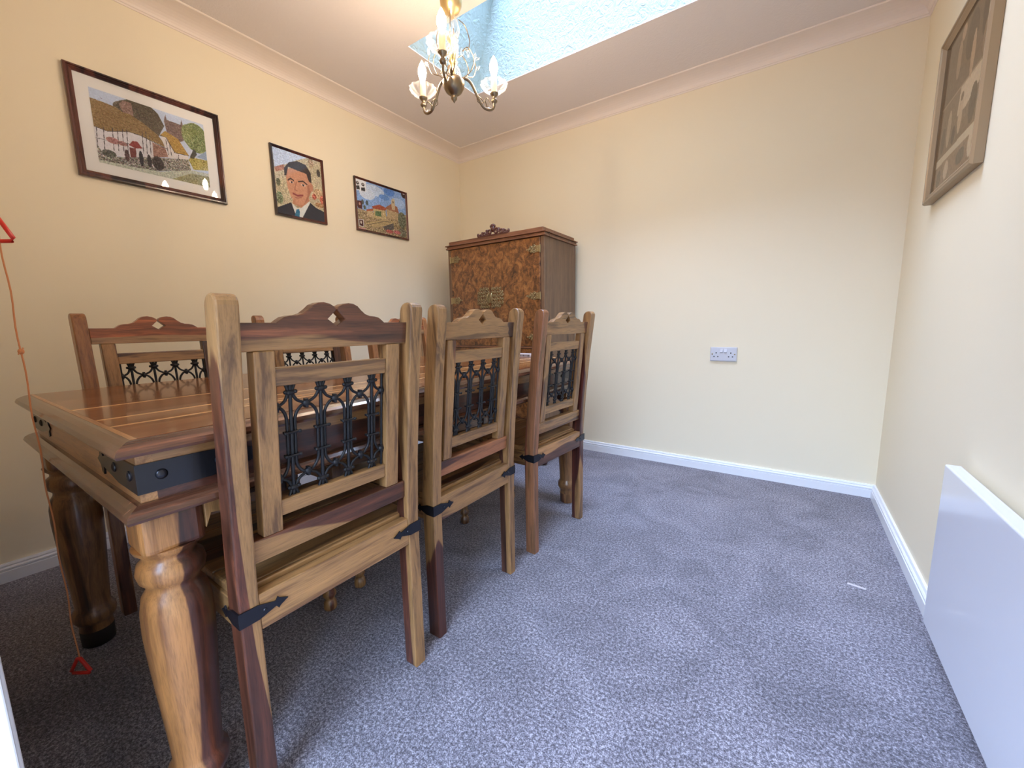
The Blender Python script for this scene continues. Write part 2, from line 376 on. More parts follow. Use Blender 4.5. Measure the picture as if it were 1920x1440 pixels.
mould(sk, 'left', 'baseboard_left', M['gloss_white'], (N, 1), (0, -1)); mould(sk, 'back', 'baseboard_back', M['gloss_white'], (0, 1), (W, -1))
mould(sk, 'right', 'baseboard_right', M['gloss_white'], (N+.02, 0), (0, -1)); mould(sk, 'front', 'baseboard_front', M['gloss_white'], (0, 1), (DX0-.06, 0))

# ---------------------------------------------------------------- dining chair
CW = .2075                                        # half width over the posts
def shear(x, y, z):
    if z <= .44: return (x, y, z)
    t = (z-.44)/.56
    return (x+.030*t+.026*t*t, y, z)
def make_chair(label, group, loc, rz):
    t = thing('dining_chair', loc, label, 'chair', group, rz)
    # rear posts: one continuous stick each, rounded over at the top (depth direction)
    def post(s):
        y0, y1 = (s*CW, s*(CW-.034)) if s < 0 else (CW-.034, CW)
        prof = [(-.043, 0), (0, 0), (0, .44), (.0, .6), (0, .8)]
        for i in range(9):
            a = math.pi*i/8; prof.append((-.0215+.0215*math.cos(a), .978+.019*math.sin(a)))
        prof += [(-.043, .8), (-.043, .6), (-.046, .44)]
        m = MB().prism(prof, y0, y1, 'y', .0035); m.map(shear); return m
    for s in (-1, 1): post(s).build('rear_post', M['chair_z'], t)
    # crest rail with humped top and pierced diamond
    half = [(.1735,.900), (.1735,.950), (.112,.950), (.106,.955), (.098,.9605), (.088,.963), (.075,.964), (.064,.968), (.054,.976), (.046,.984), (.036,.9885), (.026,.9895), (.014,.987), (.005,.982), (.0016,.977), (.0016,.974), (.018,.957), (.0005,.944)]
    for s in (1,):
        R_ = half+[(0.0005, .900)]
        L_ = [(-y, z) for y, z in half]
        outline = [(y, z) for y, z in half]+[(-y, z) for y, z in reversed(half)]
        # drop the doubled point under the diamond
        outline = half[:-1]+[(0, .944)]+[(-y, z) for y, z in reversed(half[:-1])]
    m = MB().prism(outline, -.041, -.016, 'x', .0018); m.map(shear); m.build('crest_rail', M['chair_y'], t)
    # lower back rail
    m = MB().box(-.042, -.012, -.1735, .1735, .498, .545, .003); m.map(shear); m.build('lower_rail', M['chair_y'], t)
    # inner frame: two stiles and two rails
    fr = None
    for s in (-1, 1):
        y0, y1 = sorted((s*.118, s*.153)); m = MB()
        for k in range(6):
            pass
        m.box(-.040, -.012, y0, y1, .545, .900, .0025); m.map(shear); m.build('stile', M['chair_z'], t)
    for z0, z1 in ((.833, .868), (.574, .607)):
        m = MB().box(-.038, -.015, -.118, .118, z0, z1, .0025); m.map(shear); m.build('panel_rail', M['chair_y'], t)
    # wrought iron grille
    g = MB(); X = -.026; r = .0031
    def rod(pts, rr=r): g.tube([(X, a, b) for a, b in [(q.x, q.y) for q in catmull([(p[0], p[1], 0) for p in pts], 4)]], rr, 7)
    zt_, zb_ = .8335, .6065
    for s in (-1, 1): g.tube([(X, s*.1145, zb_), (X, s*.1145, zt_)], .0028, 6)
    yc = [-.0885, -.0295, .0295, .0885]
    for c0 in yc:
        g.tube([(X, c0, zb_), (X, c0, zt_)], .0036, 8)
        for s in (-1, 1):
            k = c0+s*.0295 if abs(c0+s*.0295) < .11 else c0+s*.0250
            d = k-c0
            # from the knot between columns up to the column head, and the arch down into the bundle
            rod([(c0+s*.008, zt_), (c0+s*.0045, .822), (c0+s*.0055, .812), (c0+d*.45, .800), (k, .7915)])
            rod([(k, .7915), (c0+d*.62, .786), (c0+s*.0085, .770), (c0+s*.0072, .745), (c0+s*.0072, .690), (c0+s*.0085, .668), (c0+d*.62, .652), (k, .6475)])
            rod([(k, .6475), (c0+d*.45, .639), (c0+s*.0055, .628), (c0+s*.0045, .618), (c0+s*.008, zb_)])
        for z in (.8175, .6225):
            g.ball((X, c0, z), .0085, .8, 1.25, .75, 8)
            for s in (-1, 1): g.ball((X+.002, c0+s*.009, z+.001), .0042, n=6)
        for z in (.738, .690):
            g.tube([(X+.006, c0-.012, z), (X+.006, c0+.012, z)], .0026, 6); g.tube([(X-.006, c0-.012, z), (X-.006, c0+.012, z)], .0026, 6)
            g.ball((X+.006, c0-.0135, z), .0037, n=6); g.ball((X+.006, c0+.0135, z), .0037, n=6)
            g.box(X-.006, X+.006, c0-.013, c0-.0105, z-.002, z+.002).box(X-.006, X+.006, c0+.0105, c0+.013, z-.002, z+.002)
    for k in (-.1135, -.059, 0, .059, .1135):
        for z in (.7915, .6475):
            g.ball((X, k, z), .0078, .95, 1, 1, 8); g.box(X-.0055, X+.0055, k-.0028, k+.0028, z-.0095, z+.0095, .001)
    g.map(shear); g.build('iron_grille', M['iron'], t)
    # seat, aprons
    st = MB()
    for i in range(4): st.box(-.448+i*.1025, -.448+(i+1)*.1025-.001, -.198, .198, .432, .452, .004)
    st.box(-.046, -.030, -.172, .172, .432, .450, .003)
    st.build('seat', M['chair_y'], t)
    MB().box(-.026, -.002, -.1735, .1735, .368, .441, .002).build('rear_apron', M['chair_y'], t)
    for s in (-1, 1):
        y0, y1 = sorted((s*.180, s*.202)); MB().box(-.405, -.043, y0, y1, .372, .432, .002).build('side_apron', M['chair_x'], t)
    MB().box(-.438, -.416, -.175, .175, .372, .432, .002).build('front_apron', M['chair_y'], t)
    # turned front legs with a square head
    prof = [(.013,0),(.019,.003),(.0205,.012),(.0185,.030),(.014,.036),(.014,.042),(.020,.050),(.0205,.060),(.015,.070),(.0155,.078),(.0175,.11),(.0205,.18),(.0215,.225),(.018,.262),(.014,.272),(.014,.280),(.0215,.290),(.0215,.302),(.015,.312),(.0165,.322),(.0215,.338),(.0215,.346)]
    for s in (-1, 1):
        m = MB().lathe(prof, (-.427, s*.181, 0), 20); m.box(-.449, -.405, s*.181-.021, s*.181+.021, .345, .433, .003)
        m.build('front_leg', M['chair_z'], t)
    # blackened corner straps with arrow tips on the rear corners
    for s in (-1, 1):
        m = MB()
        arm = [(0, -.0150), (.030, -.0145), (.058, -.0055), (.060, -.0055), (.064, -.012), (.068, -.0075), (.082, 0), (.068, .0075), (.064, .012), (.060, .0055), (.058, .0055), (.030, .0145), (0, .0150)]
        side = [(-u*.86, v) for u, v in arm]
        m.prism([(s*(CW-u), .409+v+.08*(u > .03)*0) for u, v in arm], 0.0, .003, 'x')
        m.prism([(u, .409+v) for u, v in side], s*CW, s*(CW+.003), 'y')
        m.box(-.001, .003, *sorted((s*(CW-.001), s*(CW+.003))), .394, .424)
        m.ball((.003, s*(CW-.040), .409), .0035, n=6)
        m.build('corner_strap', M['strap'], t)
    return t
PI = math.pi
near = 'sheesham chairs along the carpet side of the table'; far = 'sheesham chairs on the picture wall side of the table'
chair = make_chair('nearest large wooden chair, dark reddish crest rail, black iron grille, back turned to camera', near, (1.618, -2.288, 0), 0)
chair.scale = (1, 1.05, 1)
def place(label, group, loc, rz):
    c = copy_tree(chair); c.location = loc; c.scale = (1, 1, 1); c.rotation_euler = (0, 0, rz); tag(c, label, 'chair', group); return c
c2 = place('middle wooden chair of the near row, pale brown crest rail with dark right end', near, (1.597, -1.787, 0), 0)
c3 = place('wooden chair farthest from camera in near row, slightly turned, beside the open carpet', near, (1.616, -1.241, 0), -.066)
c4 = place('far side wooden chair whose whole crest rail shows, below the large cottage picture', far, (.605, -2.293, 0), PI)
c5 = place('far side wooden chair half hidden, seen through the back of the nearest chair', far, (.602, -1.770, 0), PI)
c6 = place('far side wooden chair closest to the burr cabinet, mostly hidden behind near chairs', far, (.588, -1.215, 0), PI)
def kids(o, name): return [c for c in o.children if c.name.split('.')[0] == name]
def recolour(o, name, mat, idx=None):
    for i, c in enumerate(kids(o, name)):
        if idx is None or i in idx:
            c.data = c.data.copy(); c.data.materials[0] = mat
RED = dict(light=(150,112,76), mid=(120,84,54), dark=(124,66,40))
def special(o, part, i, ax, **k):
    name = 'sheesham_%s_%s_%d' % (o.name.replace('.', '_'), part, i)
    kw = dict(CH); kw.update(k); recolour(o, part, wood(name, ax, **kw), (i,))
special(chair, 'crest_rail', 0, 'y', dark=(108,64,42), amt=.5, rough=.3, grad=(0, .25, 9, -8.17))
special(chair, 'rear_post', 0, 'z', dark=(90,50,34), amt=.5, grad=(0, -24, -1.2, -4.02))
special(chair, 'rear_post', 1, 'z', dark=(88,50,38), amt=.5, grad=(-16, 0, -.2, -.18))
special(chair, 'lower_rail', 0, 'y', dark=(100,58,38), amt=.5, grad=(0, 1.0, 6, -3.1))
special(chair, 'rear_apron', 0, 'y', light=(166,122,76), mid=(122,84,52), amt=.60)
special(c2, 'crest_rail', 0, 'y', dark=(84,54,46), amt=.5, grad=(0, 5, -1, .15))
special(c2, 'rear_post', 0, 'z', dark=(84,46,34), amt=.5, grad=(3, 0, -2.2, .45))
special(c2, 'rear_post', 1, 'z', dark=(88,54,40), amt=.5, grad=(-9, -3, -.2, .42))
special(c2, 'lower_rail', 0, 'y', light=(150,96,62), mid=(118,72,46), amt=.60)
special(c3, 'crest_rail', 0, 'y', dark=(112,70,50), amt=.5, grad=(0, 5, -1, .10))
special(c3, 'rear_post', 0, 'z', light=(140,92,62), dark=(104,56,38), amt=.5, grad=(-3, 0, 0, -.08))
special(c3, 'rear_post', 1, 'z', dark=(78,38,30), amt=.5, grad=(-4, -3, 0, .58))
special(c3, 'rear_apron', 0, 'y', light=(176,128,82), dark=(98,62,50), amt=.5, grad=(0, 0, -12, 4.95))
for q_, c in enumerate((c4, c5, c6)):
    special(c, 'crest_rail', 0, 'y', light=(150,112,76), dark=(140,78,46), amt=.5, grad=(0, 0, 9, -8.34))
    for i in (0, 1): special(c, 'rear_post', i, 'z', light=(150,100,60), mid=(122,76,46), dark=(94,52,34), amt=.58)

# ---------------------------------------------------------------- dining table
tx0, tx1, ty0, ty1 = .645, 1.587, -2.629, -.84
tcx, tcy = (tx0+tx1)/2, (ty0+ty1)/2; hx, hy = (tx1-tx0)/2, (ty1-ty0)/2
RZ = .015
tb = thing('dining_table', (tcx-hy*RZ, tcy-.007, 0), 'long polished wooden dining table with iron corner straps and thick turned legs', 'table', rz=RZ)
def slab_profile(hx, hy, z0, z1, inset):
    """bevelled slab: widest at the tip near the bottom, rolled over to a smaller top"""
    prof = [(-.010, z0), (-.002, z0+.002), (0, z0+.007), (-.003, z0+.015), (-.010, z1-.006), (-.019, z1-.0015), (-inset, z1)]
    m = MB(); V = []; F = []
    for d, z in prof: V += [(-hx-d, -hy-d, z), (hx+d, -hy-d, z), (hx+d, hy+d, z), (-hx-d, hy+d, z)]
    for i in range(len(prof)-1):
        for k in range(4): k2 = (k+1) % 4; F.append((i*4+k, i*4+k2, i*4+4+k2, i*4+4+k))
    m.add(V, F, False); n = len(prof)*4; m.add(V[:4], [(3,2,1,0)]); m.add(V[-4:], [(0,1,2,3)]); return m
EB = .034
top = slab_profile(hx, hy, .742, .768, .028); top.build('table_edge_moulding', M['mould'], tb)
MB().box(-hx+.027, hx-.027, -hy+EB, hy-EB, .760, .7686).build('tabletop', M['planks'], tb)
for s in (-1, 1):
    y0, y1 = sorted((s*(hy-.026), s*(hy-EB-.0005))); m = MB()
    m.prism([(-hx+.026, s*(hy-.026)), (hx-.026, s*(hy-.026)), (hx-.026-.0, s*(hy-EB)), (-hx+.026, s*(hy-EB))], .760, .7684, 'z')
    m.build('end_board', M['table_x'], tb)
ix, iy = hx-.028, hy-.028
for s in (-1, 1):
    y0, y1 = sorted((s*iy, s*(iy-.022))); MB().box(-ix, ix, y0, y1, .660, .744).build('end_apron', M['table_x'], tb)
for s in (-1, 1):
    x0, x1 = sorted((s*ix, s*(ix-.022))); MB().box(x0, x1, -iy+.022, iy-.022, .660, .744).build('side_apron', M['side_apron'], tb)
slab_profile(hx-.002, hy-.002, .634, .661, .030).build('lower_moulding', M['mould'], tb)
# turned legs
lp = [(.040,0),(.046,.004),(.048,.05),(.046,.072),(.052,.078),(.060,.088),(.062,.100),(.060,.112),(.052,.122),(.049,.130),(.052,.18),(.058,.26),(.064,.34),(.067,.40),(.066,.44),(.060,.468),(.050,.482),(.049,.490),(.060,.500),(.064,.514),(.060,.530),(.050,.538),(.049,.545),(.062,.556),(.065,.563)]
lp = [(r*.80, z_) for r, z_ in lp]; lx, ly = hx-.080, hy-.068
for sx, sy in ((-1,-1), (1,-1), (-1,1), (1,1)):
    m = MB().lathe(lp[2:], (sx*lx, sy*ly, 0), 40); b = MB()
    # square head with rounded-over lower corners
    for a in (0,): m.box(sx*lx-.046, sx*lx+.046, sy*ly-.046, sy*ly+.046, .556, .636, .014, 4)
    lg = m.build('leg', M['near_leg'] if (sx, sy) == (1, -1) else M['table_leg'], tb)
    MB().lathe([(.032,0),(.037,.004),(.0385,.052)], (sx*lx, sy*ly, 0), 40).build('foot', M['foot'] if (sx, sy) == (-1, -1) else M['table_leg'], lg, label='blackened foot' if (sx, sy) == (-1, -1) else None)
    # scalloped bracket on the long side
    br = [(0, .634), (.062, .634), (.066, .590), (.046, .584), (.030, .600), (.010, .605), (0, .580)]
    MB().prism([(sy*(ly-.045-u), z) for u, z in br], *sorted((sx*(lx+.046), sx*(lx+.024))), 'x', .001).build('bracket', M['chair_z'], tb)
    # iron straps: one arm along the long side, one along the end
    f = MB(); A = [(0,-.025),(.10,-.024),(.175,-.012),(.186,-.010),(.190,-.026),(.203,-.022),(.204,-.010),(.222,0),(.204,.010),(.203,.022),(.190,.026),(.186,.010),(.175,.012),(.10,.024),(0,.025)]
    f.prism([(sy*(iy-u), .700+v) for u, v in A], *sorted((sx*ix, sx*(ix+.003))), 'x')
    f.prism([(sx*(ix-u), .700+v) for u, v in A], *sorted((sy*iy, sy*(iy+.003))), 'y')
    f.box(*sorted((sx*(ix-.001), sx*(ix+.003))), *sorted((sy*(iy-.001), sy*(iy+.003))), .675, .725)
    for u in (.030, .115): f.ball((sx*(ix+.003), sy*(iy-u), .702), .009, .5, 1, 1, 8); f.ball((sx*(ix-u), sy*(iy+.003), .702), .009, 1, .5, 1, 8)
    f.build('corner_strap', M['strap'], tb)

# ---------------------------------------------------------------- burr walnut cabinet
cx0, cx1, cy0, cy1 = .303, 1.112, -.50, -.055
cb = thing('cocktail_cabinet', ((cx0+cx1)/2, cy0, 0), 'tall burr walnut cabinet with ornate brass hinges and carved crest, in the room corner', 'cabinet')
hw = (cx1-cx0)/2; D = cy1-cy0
def cab(mb, name, mat, parent=cb, **k): return mb.build(name, mat, parent, **k)
cab(MB().box(-hw, hw, .018, D, .30, 1.490, .002), 'carcase', M['walnut'])
for a, b in ((-hw, -hw+.026), (hw-.026, hw)): cab(MB().box(a, b, 0, .018, .30, 1.490, .002), 'front_stile', M['walnut'])
cab(MB().box(-hw-.012, hw+.012, -.012, D+.004, 1.490, 1.500, .003).box(-hw-.006, hw+.006, -.006, D+.002, 1.500, 1.512, .003).box(-hw-.016, hw+.016, -.016, D+.006, 1.512, 1.519, .003).box(-hw+.014, hw-.006, -.004, D-.012, 1.519, 1.544, .003), 'cornice', M['walnut_x'])
mid = .686-(cx0+cx1)/2
doors = []
for a, b in ((-hw+.028, mid-.001), (mid+.001, hw-.028)):
    d = cab(MB().box(a, b, -.004, .016, .802, 1.486, .002), 'door', M['burl']); doors.append(d)
cab(MB().box(-hw+.026, hw-.026, -.006, .018, .786, .800, .003), 'door_rail', M['walnut_x'])
for a, b in ((-hw+.028, mid-.001), (mid+.001, hw-.028)):
    d = cab(MB().box(a, b, -.004, .016, .31, .784, .002), 'lower_door', M['burl'])
cab(MB().box(-hw-.008, hw+.008, -.010, D+.002, .225, .30, .006), 'base_rail', M['walnut_x'])
# cabriole feet
for sx in (-1, 1):
    for sy in (0, 1):
        X0, Y0 = sx*(hw-.028), (.026 if sy == 0 else D-.030); o = (1 if sy else -1)
        P = [(X0-sx*.006, Y0, .232), (X0+sx*.012, Y0+o*.008, .19), (X0+sx*.006, Y0+o*.004, .12), (X0-sx*.006, Y0-o*.004, .05), (X0, Y0, .026)]
        m = MB().tube(catmull(P, 5), [.036-.019*min(1, i/15) for i in range(21)], 14); m.ball((X0+sx*.003, Y0+o*.003, .020), .029, 1, 1, .68, 10)
        cab(m, 'foot', M['carving'])
# ornate pierced fittings
def scroll(m, c, r, t0, turns, s, y, rr=.0022):
    P = []
    for i in range(18):
        a = t0+s*2*math.pi*turns*i/17; q = r*(1-.72*i/17); P.append((c[0]+q*math.cos(a), y, c[1]+q*math.sin(a)))
    m.tube(P, rr, 6)
def hinge(x, z, s, parent):
    """strap leaf at x pointing in direction s with a pierced leaf cluster"""
    m = MB(); y = -.0065
    m.box(*sorted((x, x+s*.034)), -.008, -.004, z-.020, z+.020, .001); m.tube([(x, -.008, z-.024), (x, -.008, z+.024)], .0045, 8)
    for dz in (-.012, 0, .012): m.ball((x+s*.02, -.008, z+dz), .003, n=6)
    for k, (dx, dz, r) in enumerate(((.046,.014,.013), (.046,-.014,.013), (.066,.012,.012), (.066,-.012,.012), (.082,0,.011), (.056,0,.010))):
        scroll(m, (x+s*dx, z+dz), r, k, 1.3, s*(1 if k % 2 else -1), y)
        m.ball((x+s*dx, y, z+dz), .0045, 1, .6, 1, 6)
    m.tube([(x+s*.03, y, z), (x+s*.105, y, z)], .002, 6); m.ball((x+s*.100, y, z), .005, 1.3, .6, .8, 6)
    m.build('ornate_hinge', M['fitting'], parent)
for z in (1.415, 1.125, .862): hinge(hw-.026, z, -1, doors[1]); hinge(-hw+.026, z, 1, doors[0])
for s, d in ((-1, doors[0]), (1, doors[1])):
    m = MB(); y = -.007; random.seed(5)
    m.box(*sorted((mid+s*.002, mid+s*.020)), -.008, -.004, 1.098, 1.165, .001)
    for gx in range(5):
        for gz in range(6):
            dx = .018+gx*.021; dz = -.058+gz*.0235
            if (dx-.018)/.084 + abs(dz)/.075 > 1.55: continue
            scroll(m, (mid+s*dx, 1.131+dz), .0125, random.random()*6, 1.25, s if (gx+gz) % 2 else -s, y, .0021)
            m.ball((mid+s*dx, y, 1.131+dz), .0042, 1, .6, 1, 6)
    m.tube([(mid+s*.012, -.008, 1.16), (mid+s*.016, -.020, 1.145), (mid+s*.018, -.022, 1.12), (mid+s*.012, -.008, 1.10)], .004, 8)
    m.build('escutcheon', M['fitting'], d)
# carved crest of scrolling leaves
m = MB(); cxx = .713-(cx0+cx1)/2; y = .004; Z = 1.540
m.box(cxx-.130, cxx+.130, y-.008, y+.010, Z-.004, Z+.010, .003)
for s in (-1, 1):
    for (dx, dz, r, tr, rr) in ((.030,.026,.022,1.4,.0065), (.072,.018,.018,1.4,.0058), (.105,.013,.012,1.2,.0045)):
        P = []
        for i in range(20):
            a = -s*.5+s*2*math.pi*tr*i/19; q = r*(1-.75*i/19); P.append((cxx+s*dx+s*q*math.cos(a), y-.004, Z+dz+q*math.sin(a)))
        m.tube(P, rr, 8)
    m.ball((cxx+s*.128, y, Z+.018), .010, 1, .7, 1.3, 8); m.ball((cxx+s*.052, y, Z+.038), .010, 1.1, .7, .9, 8); m.ball((cxx+s*.090, y, Z+.030), .008, 1.2, .7, .8, 8)
m.ball((cxx, y, Z+.044), .019, .9, .7, 1.1, 10); m.ball((cxx, y-.002, Z+.066), .012, 1, .8, .9, 8)
for a in (-.9, -.45, .45, .9): m.ball((cxx+.022*math.sin(a), y-.002, Z+.050+.018*math.cos(a)), .008, .8, .7, 1.2, 8)
cab(m, 'carved_crest', M['carving'])

# ---------------------------------------------------------------- pictures
def canvas(nx, ny, base, amp, cmds, seed):
    rs = np.random.RandomState(seed); img = np.ones((ny, nx, 3))*np.array(base)
    U, V = np.meshgrid((np.arange(nx)+.5)/nx, (np.arange(ny)+.5)/ny)
    nz = rs.normal(0, 1, (ny, nx)); k = np.array([1, 2, 1])/4.0
    for _ in range(1):
        nz = np.apply_along_axis(lambda r: np.convolve(r, k, 'same'), 0, nz); nz = np.apply_along_axis(lambda r: np.convolve(r, k, 'same'), 1, nz)
    nz /= nz.std()
    hue = rs.normal(0, 1, (ny, nx, 3))
    def fill(mask, col, a): img[mask] = (np.array(col)+a*.55*nz[..., None]+a*.18*hue)[mask]
    fill(np.ones((ny, nx), bool), base, amp)
    for c in cmds:
        if c[0] == 'P':
            p = c[1]; m = np.zeros((ny, nx), bool)
            for i in range(len(p)):
                (x1, y1), (x2, y2) = p[i], p[(i+1) % len(p)]
                if y1 == y2: continue
                m ^= ((y1 > V) != (y2 > V)) & (U < (x2-x1)*(V-y1)/(y2-y1)+x1)
            fill(m, c[2], c[3])
        elif c[0] == 'E':
            (a, b), rx, ry, col, am = c[1:6]; fill(((U-a)/rx)**2+((V-b)/ry)**2 < 1, col, am)
        else:
            col, wd = c[2], c[3]/2
            for (x1, y1), (x2, y2) in zip(c[1][:-1], c[1][1:]):
                dx, dy = x2-x1, (y2-y1); L = dx*dx+dy*dy+1e-9; t = np.clip(((U-x1)*dx+(V-y1)*dy)/L, 0, 1)
                img[(np.hypot(U-x1-t*dx, V-y1-t*dy) < wd)] = col
    return np.clip(img, 0, 255)
def artwork(parent, img, P, du, dv):
    """flat printed sheet: grid of vertices, colours as an attribute; P top-left, du/dv full edge vectors"""
    ny, nx = img.shape[:2]; P, du, dv = Vector(P), Vector(du), Vector(dv)
    V = [(P+du*(i/(nx-1))+dv*(j/(ny-1)))[:] for j in range(ny) for i in range(nx)]
    F = [(j*nx+i, (j+1)*nx+i, (j+1)*nx+i+1, j*nx+i+1) for j in range(ny-1) for i in range(nx-1)]
    me = bpy.data.meshes.new('artwork'); me.from_pydata(V, [], F)
    at = me.color_attributes.new('Col', 'FLOAT_COLOR', 'POINT'); c = img.reshape(-1, 3)/255
    c = np.where(c <= .04045, c/12.92, ((c+.055)/1.055)**2.4); c = np.hstack([c, np.ones((len(c), 1))]).astype(np.float32)
    at.data.foreach_set('color', c.ravel()); me.materials.append(M['art'])
    o = bpy.data.objects.new('artwork', me); COL.objects.link(o); o.parent = parent; return o
def picture(name, label, wall, a0, a1, z0, z1, fwid, mount, img, fmat, depth=.02, tilt=0.0):
    """wall 'left' (face +x) or 'right' (face -x); a0..a1 outer extent along y"""
    s = 1 if wall == 'left' else -1; ox = 0 if wall == 'left' else W
    t = thing(name, (ox+s*.001, (a0+a1)/2, z0), label, 'picture'); hw = (a1-a0)/2; h = z1-z0
    prof = [(0, 0), (0, depth*.75), (fwid*.12, depth), (fwid*.32, depth), (fwid*.42, depth*.82), (fwid*.60, depth*.88), (fwid*.80, depth*.70), (fwid, depth*.55), (fwid, 0)]
    m = MB(); n = len(prof); V = []
    for (cy_, cz_, sy_, sz_) in ((-hw, 0, 1, 1), (hw, 0, -1, 1), (hw, h, -1, -1), (-hw, h, 1, -1)):
        for d, e_ in prof: V.append((s*e_, cy_+sy_*d, cz_+sz_*d))
    F = []
    for k in range(4):
        for i in range(n-1): k2 = (k+1) % 4; F.append((k*n+i, k*n+i+1, k2*n+i+1, k2*n+i))
    m.add(V, F); fo = m.build('frame', fmat, t)
    bm = bmesh.new(); bm.from_mesh(fo.data); bmesh.ops.recalc_face_normals(bm, faces=bm.faces[:]); bm.to_mesh(fo.data); bm.free()
    b = MB(); b.box(*sorted((0, s*.006)), -hw+fwid*.9, hw-fwid*.9, fwid*.9, h-fwid*.9); b.build('mount_board' if mount else 'backing_board', M['mount'], t)
    i0 = fwid+mount
    if s > 0: artwork(t, img, (.0068, -hw+i0, h-i0), (0, 2*(hw-i0), 0), (0, 0, -(h-2*i0)))
    else: artwork(t, img, (-.0068, hw-i0, h-i0), (0, -2*(hw-i0), 0), (0, 0, -(h-2*i0)))
    g = MB(); x = s*depth*.5; q = fwid*.85
    g.add([(x, -hw+q, q), (x, hw-q, q), (x, hw-q, h-q), (x, -hw+q, h-q)], [(0,1,2,3) if s > 0 else (3,2,1,0)]); g.build('glass', M['glass'], t)
    return t
COTTAGE = [
    ('P',[(0.0,-0.0),(1.0,-0.0),(1.001,0.311),(-0.009,0.447)],(203,214,236),8),
    ('E',(0.299,0.151),0.124,0.106,(110,95,75),30),
    ('P',[(0.189,0.161),(0.236,0.052),(0.31,-0.007),(0.392,-0.011),(0.497,-0.009),(0.558,0.063),(0.604,0.219),(0.535,0.415),(0.41,0.334),(0.289,0.292)],(86,74,52),28),
    ('P',[(0.227,0.107),(0.267,0.034),(0.332,0.04),(0.34,0.214),(0.254,0.209)],(150,118,106),26),
    ('P',[(-0.004,0.141),(0.096,0.148),(0.199,0.164),(0.254,0.209),(0.305,0.198),(0.414,0.271),(0.536,0.387),(0.616,0.551),(0.485,0.502),(0.38,0.463),(0.277,0.455),(0.105,0.533),(0.001,0.515)],(146,116,66),24),
    ('P',[(0.607,0.145),(0.614,0.096),(0.629,0.043),(0.636,0.112),(0.762,0.121),(0.779,0.038),(0.786,0.127),(0.777,0.356),(0.694,0.432),(0.621,0.301)],(126,102,98),24),
    ('E',(0.907,0.257),0.124,0.229,(124,138,84),40),
    ('E',(0.827,0.238),0.063,0.157,(140,150,100),40),
    ('P',[(0.001,0.515),(0.105,0.536),(0.277,0.459),(0.379,0.466),(0.484,0.507),(0.605,0.556),(0.468,0.743),(0.25,0.836),(-0.005,0.877)],(226,222,226),8),
    ('P',[(0.473,0.516),(0.605,0.556),(0.62,0.67),(0.469,0.734)],(160,120,105),30),
    ('P',[(0.548,0.382),(0.605,0.287),(0.723,0.354),(0.813,0.569),(0.676,0.575),(0.61,0.379)],(180,144,66),24),
    ('P',[(0.553,0.388),(0.607,0.385),(0.675,0.587),(0.806,0.581),(0.802,0.65),(0.608,0.684),(0.579,0.503)],(226,220,220),8),
    ('L',[(0.021,0.513),(0.006,0.815)],(62,52,58),0.006),
    ('L',[(0.075,0.496),(0.061,0.801)],(62,52,58),0.006),
    ('L',[(0.147,0.473),(0.134,0.783)],(62,52,58),0.006),
    ('L',[(0.187,0.461),(0.173,0.773)],(62,52,58),0.006),
    ('L',[(0.227,0.448),(0.214,0.762)],(62,52,58),0.006),
    ('L',[(0.263,0.437),(0.25,0.753)],(62,52,58),0.006),
    ('L',[(0.395,0.396),(0.382,0.72)],(62,52,58),0.006),
    ('L',[(0.427,0.386),(0.415,0.711)],(62,52,58),0.006),
    ('L',[(0.457,0.431),(0.448,0.703)],(62,52,58),0.006),
    ('L',[(-0.003,0.671),(0.124,0.661),(0.265,0.63)],(62,52,58),0.006),
    ('L',[(0.0,0.516),(0.105,0.536),(0.277,0.459),(0.379,0.466),(0.605,0.556)],(60,45,40),0.008),
    ('L',[(0.554,0.379),(0.605,0.382),(0.675,0.581),(0.813,0.569)],(62,45,40),0.008),
    ('L',[(0.633,0.479),(0.64,0.643)],(62,52,58),0.006),
    ('L',[(0.602,0.42),(0.611,0.637)],(62,52,58),0.006),
    ('E',(0.135,0.647),0.053,0.044,(170,120,115),40),
    ('E',(0.213,0.654),0.04,0.032,(160,115,110),40),
    ('L',[(0.708,0.595),(0.701,0.692)],(62,52,58),0.006),
    ('P',[(0.263,0.648),(0.299,0.576),(0.341,0.568),(0.379,0.651),(0.313,0.674)],(150,48,44),14),
    ('P',[(0.264,0.682),(0.321,0.674),(0.311,0.907),(0.264,0.9)],(128,62,56),16),
    ('P',[(0.005,0.749),(0.051,0.878),(0.209,0.845),(0.469,0.734),(0.803,0.631),(0.817,0.799),(0.455,0.94),(0.241,0.962),(-0.003,0.985)],(142,136,128),70),
    ('E',(0.356,0.8),0.019,0.11,(50,45,50),20),
    ('E',(0.426,0.806),0.019,0.093,(60,52,55),20),
    ('E',(0.503,0.811),0.05,0.104,(62,52,50),36),
    ('E',(0.237,0.807),0.02,0.08,(90,60,60),30),
    ('E',(0.092,0.844),0.057,0.052,(95,95,85),40),
    ('P',[(0.803,0.631),(0.831,0.58),(1.012,0.563),(1.01,0.724),(0.844,0.769)],(176,164,92),40),
    ('P',[(0.883,0.558),(1.015,0.403),(1.012,0.563)],(150,170,200),14),
    ('P',[(0.818,0.586),(0.872,0.428),(0.898,0.513),(0.855,0.599)],(60,62,58),16),
    ('P',[(0.0,0.958),(0.242,0.953),(0.512,0.927),(0.818,0.789),(1.007,0.775),(1.0,1.0),(-0.0,1.003)],(196,200,186),26),
    ('P',[(0.61,1.002),(0.815,0.839),(1.004,0.827),(1.0,1.0)],(158,152,112),30),
    ('L',[(0.055,0.139),(0.099,0.106),(0.082,0.092)],(120,120,150),0.004),
]
